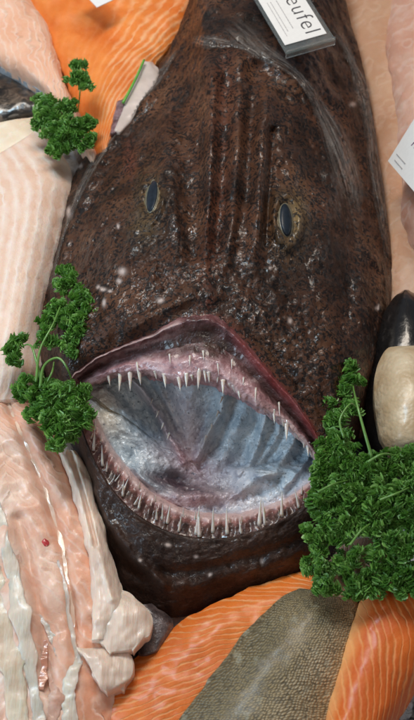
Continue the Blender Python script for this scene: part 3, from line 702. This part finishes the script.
o = slab('rosy_fillet', rows3([(392, -60), (392, 0), (386, 45), (392, 80), (398, 130), (402, 180), (402, 215), (412, 246)], [(480, -60)] + [(480, y) for y in (0, 45, 80, 130, 180, 215, 250)], .038, .05, .018), M['rose'], p=3, drop=.03, lump=.004, lscale=30)
tag(o, 'rosy translucent fillet under the tilted card at the right edge', 'fillet')
o = slab('flesh_scrap', rows3([(142, 60), (133, 80), (122, 104), (113, 130)], [(152, 62), (160, 80), (146, 108), (122, 134)], .056, .052, .005), mat_plain('greyish white flesh', (.68, .56, .50), .3, .6, 50, .12, .001, sss=.15), nu=50, nv=30, drop=.03, lump=.001)
tag(o, 'pale greyish scrap of fish flesh tucked behind the left of the head', 'fish scrap')
V, F = tube_mesh(pts([(144, 60, .064), (138, 74, .0645), (130, 90, .064), (123, 103, .063)], 20), PX * np.linspace(1.5, 1.9, 20), 8)
o = obj('chive', V, F, M['chive']); tag(o, 'thin green stalk lying on the pale scrap of flesh', 'herb')

# shellfish at the right edge
sh = thing('shellfish', tuple(P((420, 400, 0))), 'black pointed shell holding a smooth cream body at the right edge above the parsley', 'shellfish')
slab('shell', rows3([(404, 290), (391, 301), (377, 330), (368, 375), (366, 415), (371, 448), (390, 472)], [(408, 290), (424, 301), (444, 330), (458, 375), (460, 415), (452, 450), (428, 474)], [.05, .05, .048, .046, .044, .044, .044], .05, [.004, .014, .02, .02, .02, .018, .006]), M['shell'], sh, p=2.2, drop=.045, lump=.0006, edge=.0004)
slab('body', rows3([(394, 344), (384, 352), (377, 367), (374, 388), (376, 414), (381, 438), (390, 454)], [(432, 343), (446, 351), (453, 366), (456, 388), (453, 414), (446, 438), (430, 456)], .062, .062, [.004, .016, .022, .025, .024, .018, .004]), M['cream'], sh, nu=110, nv=90, p=2.3, drop=.014, lump=.0007, edge=.0004)

# ------------------------------------------------------------------ parsley
def leaflet():
    """one ruffled, lobed leaflet, unit size"""
    na, nr = 25, 5; V = []
    for r in range(nr):
        rr = r / (nr - 1)
        for a in range(na):
            th = (a / (na - 1) - .5) * R_(200)
            lob = (.62 + .38 * abs(math.cos(th * 2.6))) * (.86 + .14 * math.cos(th * 13))
            q = rr * lob
            V.append((q * math.sin(th), q * math.cos(th) + .1 * rr, .36 * rr ** 1.5 * math.sin(th * 6.5) + .14 * rr ** 2 * math.sin(th * 13 + 1) + .30 * rr * (1 - rr) - .25 * rr ** 3))
    return np.array(V), grid_faces(nr, na)
LR = np.repeat(np.linspace(0, 1, 5), 25)
LV, LF = leaflet()
def curly(name, blobs, label, stems, nclump=1.0, group='parsley sprigs'):
    bs = np.array(blobs, float); cw = P(bs[:, :3]); rw = bs[:, 3] * PX
    lo = cw[:, 2] - rw
    base = cw.mean(0); base[2] = max(0.0, lo.min())
    root = thing(name, tuple(base), label, 'parsley', group)
    VV, TT, n = [], [], 0
    for c, r in zip(cw, rw):
        nc = int(max(8, 40 * nclump * (r / (16 * PX)) ** 2))
        for q in range(nc):
            d = rng.normal(size=3); d /= np.linalg.norm(d); d[2] = abs(d[2]) * 1.0 - .25; d[1] -= .15; d /= np.linalg.norm(d)
            cc = c + d * r * rng.uniform(.25, 1.12) * np.array([1, 1, .8])
            tcl = rng.uniform(0, 1) ** 2
            for w in range(rng.integers(5, 9)):
                e = d * 1.0 + rng.normal(size=3) * .75; e /= np.linalg.norm(e)
                sd = rng.normal(size=3); a = np.cross(e, sd); a /= np.linalg.norm(a); b = np.cross(a, e)
                sz = PX * rng.uniform(3.4, 7.2)
                VV.append(cc + (LV * sz * np.array([rng.uniform(.5, .9), 1, rng.uniform(.9, 1.7)])) @ np.stack([a, e, b]))
                TT.append(np.clip(tcl * .6 + rng.uniform(-.15, .3) + .45 * LR ** 2, 0, 1))
    V = np.concatenate(VV); T_ = np.concatenate(TT); k = len(VV)
    F = (LF[None] + (np.arange(k) * len(LV))[:, None, None]).reshape(-1, 4)
    obj('leaves', V, F, M['leaf'], root, attrs={'tint': np.stack([T_, T_, T_], -1)})
    for s in stems:
        c = pts([(x[0], x[1], x[2] - (.016 if k_ == len(s) - 1 else 0)) for k_, x in enumerate(s)], 24); V, F = tube_mesh(c, PX * .62 * np.linspace(s[0][3] if len(s[0]) > 3 else 2.0, 1.1, 24), 8)
        obj('stem', V, F, M['stem'], root)
    return root
curly('parsley', [(50, 116, .068, 17), (72, 130, .070, 18), (60, 138, .068, 18), (44, 104, .064, 11), (88, 122, .07, 11), (84, 140, .07, 12), (56, 150, .066, 10), (80, 66, .085, 8), (76, 78, .084, 9), (85, 84, .082, 8), (70, 108, .07, 10), (38, 122, .064, 8)],
      'small curly parsley sprig beside the head at upper left under the salmon', [[(80, 70, .085, 1.6), (80, 90, .08), (78, 112, .07)], [(60, 118, .075), (66, 130, .075), (72, 150, .06)]])
curly('parsley', [(66, 271, .092, 7), (68, 284, .094, 10), (80, 300, .098, 10), (62, 312, .095, 13), (76, 326, .098, 13), (48, 318, .088, 10), (46, 338, .088, 9), (86, 312, .1, 7), (70, 345, .095, 10), (12, 350, .078, 7), (20, 342, .078, 6), (14, 360, .078, 6),
                  (30, 388, .084, 13), (48, 396, .088, 16), (66, 402, .092, 17), (82, 398, .094, 10), (58, 420, .09, 17), (74, 424, .092, 14), (40, 412, .084, 12), (62, 438, .088, 11), (84, 414, .094, 8)],
      'long curly parsley sprig with bent stems at the left corner of the mouth',
      [[(42, 385, .095, 2.4), (36, 360, .10), (30, 345, .098), (18, 348, .086)], [(40, 388, .098, 2.6), (44, 366, .104), (58, 358, .108), (68, 370, .106), (74, 388, .1)], [(36, 382, .098, 2.2), (40, 350, .106), (54, 322, .108), (66, 290, .104)], [(46, 385, .1, 2), (52, 372, .106), (54, 362, .106)]])
curly('parsley', [(348, 368, .088, 7), (352, 382, .088, 9), (344, 392, .088, 7), (334, 404, .088, 8), (338, 420, .088, 9), (352, 408, .088, 7), (324, 452, .09, 9), (336, 440, .09, 11), (322, 475, .088, 12), (345, 460, .09, 15), (365, 470, .088, 16), (392, 468, .086, 17), (411, 462, .086, 14), (424, 480, .086, 14),
                  (322, 505, .084, 14), (345, 495, .088, 17), (370, 502, .088, 17), (398, 502, .088, 19), (420, 515, .086, 15), (318, 535, .078, 12), (335, 530, .082, 13), (352, 524, .084, 12), (376, 528, .084, 13), (316, 562, .072, 11), (324, 580, .07, 11), (400, 540, .084, 17), (420, 555, .082, 16),
                  (345, 574, .072, 8), (354, 588, .07, 10), (378, 574, .074, 10), (398, 572, .076, 13), (412, 584, .076, 12), (372, 590, .07, 8), (336, 560, .074, 7), (356, 556, .078, 7), (374, 556, .080, 7)],
      'large bushy curly parsley bunch covering the right corner of the mouth',
      [[(372, 458, .100, 2.6), (364, 430, .108), (356, 400, .108), (352, 380, .1)], [(368, 462, .104, 2.6), (384, 454, .106), (402, 458, .1)], [(318, 492, .104, 2.2), (334, 484, .108), (350, 480, .104)], [(344, 438, .104, 2), (340, 420, .108), (350, 404, .108), (356, 408, .106)], [(380, 500, .106, 2), (400, 492, .108), (416, 484, .104)], [(350, 545, .096, 2), (362, 530, .1), (376, 520, .1)]], nclump=1.05)

# ------------------------------------------------------------------ price cards
def frame3(p0, p1, p2):
    e = p1 - p0; le = np.linalg.norm(e); e = e / le; u = p2 - p0; u = u - e * (u @ e); lu = np.linalg.norm(u); u = u / lu
    return p0, e, u, np.cross(e, u), le, lu
def boxf(fr, x0, x1, y0, y1, z0, z1):
    o, e, u, n = fr[:4]
    V = [o + e * x + u * y + n * z for z in (z0, z1) for y in (y0, y1) for x in (x0, x1)]
    return np.array(V), [[0, 2, 3, 1], [4, 5, 7, 6], [0, 1, 5, 4], [2, 6, 7, 3], [0, 4, 6, 2], [1, 3, 7, 5]]
def text(s, fr, x, y, size, mat, parent, name='lettering', spacing=1.0, align='LEFT', z=.0006):
    cu = bpy.data.curves.new(name, 'FONT'); cu.body = s; cu.size = size; cu.extrude = .00012; cu.offset = -size * .012; cu.space_character = spacing; cu.align_x = align
    tmp = bpy.data.objects.new('tmp', cu); COL.objects.link(tmp)
    me = bpy.data.meshes.new_from_object(tmp.evaluated_get(bpy.context.evaluated_depsgraph_get()))
    bpy.data.objects.remove(tmp)
    co = np.array([v.co for v in me.vertices]); fc = [list(p.vertices) for p in me.polygons]; w = co[:, 0].max() - co[:, 0].min(); bpy.data.meshes.remove(me)
    o, e, u, n = fr[:4]
    V = o + e * (x + co[:, :1]) + u * (y + co[:, 1:2]) + n * (z + co[:, 2:3])
    return obj(name, V, fc, mat, parent, smoothf=False), w
# main card: its right-hand end points down the picture
A0 = P((285, 45.5, .142)); A1 = P((334, 45.5, .142)); A2 = P((258, 0, .146))
fr = frame3(A0, A0 + (A0 - A2), A1)       # e: reading direction, u: up the letters
Wc = fr[5]; Lc_ = .115
pc = thing('price_card', tuple(P((300, 50, .12))), 'cream price card lettered Seeteufel in a clear stand on the back of the monkfish', 'price card')
v, f_ = boxf(fr, -Lc_, 0, 0, Wc, 0, .0005); obj('card', v, f_, M['card'], pc, smoothf=False)
parts_ = [boxf(fr, -Lc_, .0085, -.003, Wc + .005, -.0026, -.0004), boxf(fr, .0085, .0105, -.003, Wc + .005, -.007, .0025)]
o_ = obj('stand', *join(parts_), M['acryl'], pc, smoothf=False)
bm_ = o_.modifiers.new('bevel', 'BEVEL'); bm_.width = .0004; bm_.segments = 2
_, w = text('Seeteufel', fr, 0, 0, .0245, M['ink'], pc, spacing=1.15)
bpy.data.objects.remove(_)
text('Seeteufel', fr, -.008 - w, Wc * .56, .0245, M['ink'], pc, spacing=1.15)
def scribble(fr, lines, mat, parent):
    ps_ = []
    for (x0, x1, y, th_) in lines:
        x = x0
        while x < x1:
            l = rng.uniform(.0012, .004); ps_.append(boxf(fr, x, min(x + l, x1), y, y + th_, .00055, .0007)); x += l + .0007
    obj('lettering', *join(ps_), mat, parent, smoothf=False)
scribble(fr, [(-.060, -.018, Wc * .36, .0008), (-.06, -.010, Wc * .14, .0007), (-.06, -.016, Wc * .22, .0007)], M['ink3'], pc)
# tilted card at the right edge
B0 = P((388, 161, .070)); B1 = P((416, 91, .106)); B2 = P((440, 222, .145))
fr2 = frame3(B0, B2, B1)
pc2 = thing('price_card', tuple(P((420, 160, .06))), 'tilted cream card with violet lettering cut off by the right edge', 'price card')
v, f_ = boxf(fr2, 0, fr2[4], 0, fr2[5], -.0012, 0); obj('card', v, f_, M['card'], pc2, smoothf=False)
text('A', fr2, fr2[4] * .17, fr2[5] * .40, .016, M['ink2'], pc2, z=.0003)
scribble(fr2, [(.010, .04, fr2[5] * .16, .0008), (.014, .04, fr2[5] * .08, .0008)], M['ink3'], pc2)
v, f_ = boxf(fr2, .012, .015, fr2[5] * .3, fr2[5] * .36, -.07, -.0013); obj('stand', v, f_, M['acryl'], pc2, smoothf=False)
# small white card at the top edge
C0 = P((97, 8, .075)); C1 = P((116, -1, .075)); C2 = P((80, -22, .08))
fr3 = frame3(C0, C1, C2)
pc3 = thing('price_card', tuple(P((100, 0, .05))), 'corner of a small white card lying on the orange salmon at the top edge', 'price card')
v, f_ = boxf(fr3, 0, fr3[4], 0, fr3[5], 0, .001); obj('card', v, f_, mat_card('white card', (.86, .84, .82)), pc3, smoothf=False)

# ------------------------------------------------------------------ lamps over the counter, and lights added for wet glints
def area(name, loc, tgt, sx, sy, power, col):
    l = bpy.data.lights.new(name, 'AREA'); l.shape = 'RECTANGLE'; l.size = sx; l.size_y = sy; l.energy = power; l.color = col
    o = bpy.data.objects.new(name, l); COL.objects.link(o); o.location = loc
    o.rotation_euler = (Vector(tgt) - Vector(loc)).to_track_quat('-Z', 'Y').to_euler(); return o
def point_light(name, loc, power, col, r=.035):
    l = bpy.data.lights.new(name, 'POINT'); l.energy = power; l.color = col; l.shadow_soft_size = r
    o = bpy.data.objects.new(name, l); COL.objects.link(o); o.location = loc
area('counter_lamp', (-.20, .65, 1.20), (0, 0, .05), .9, .26, 10.0, (1.0, .88, .75))
area('window_light', (-1.05, -.36, .58), (0, 0, .05), .34, .7, 7.0, (.60, .82, 1.0))
area('stall_lamp', (.35, -.95, 1.25), (.0, 0, .05), (.4), .4, 2.2, (1.0, .88, .74))
area('cool_glint_light', (-.29, .38, 1.12), (-.05, .05, .1), .13, .26, 3.6, (.50, .78, 1.0))  # small cool light added overhead for blue glints beside the left eye
point_light('fleck_light', (.05, .95, 1.15), 2.2, (1.0, .90, .78), .06)  # small unseen light, added to give white flecks on the wet skin
point_light('fleck_light', (-.60, .30, 1.20), 2.6, (1.0, .90, .80), .06)  # second point light added for the flecks, from the left
w = bpy.data.worlds.new('World'); S.world = w; w.use_nodes = True
w.node_tree.nodes['Background'].inputs[0].default_value = (.80, .86, 1.0, 1); w.node_tree.nodes['Background'].inputs[1].default_value = .13
S.view_settings.view_transform = 'Standard'; S.view_settings.look = 'None'; S.view_settings.exposure = 0; S.view_settings.gamma = 1
S.render.engine = 'CYCLES'; S.cycles.use_denoising = True; S.cycles.max_bounces = 8; S.cycles.transparent_max_bounces = 12
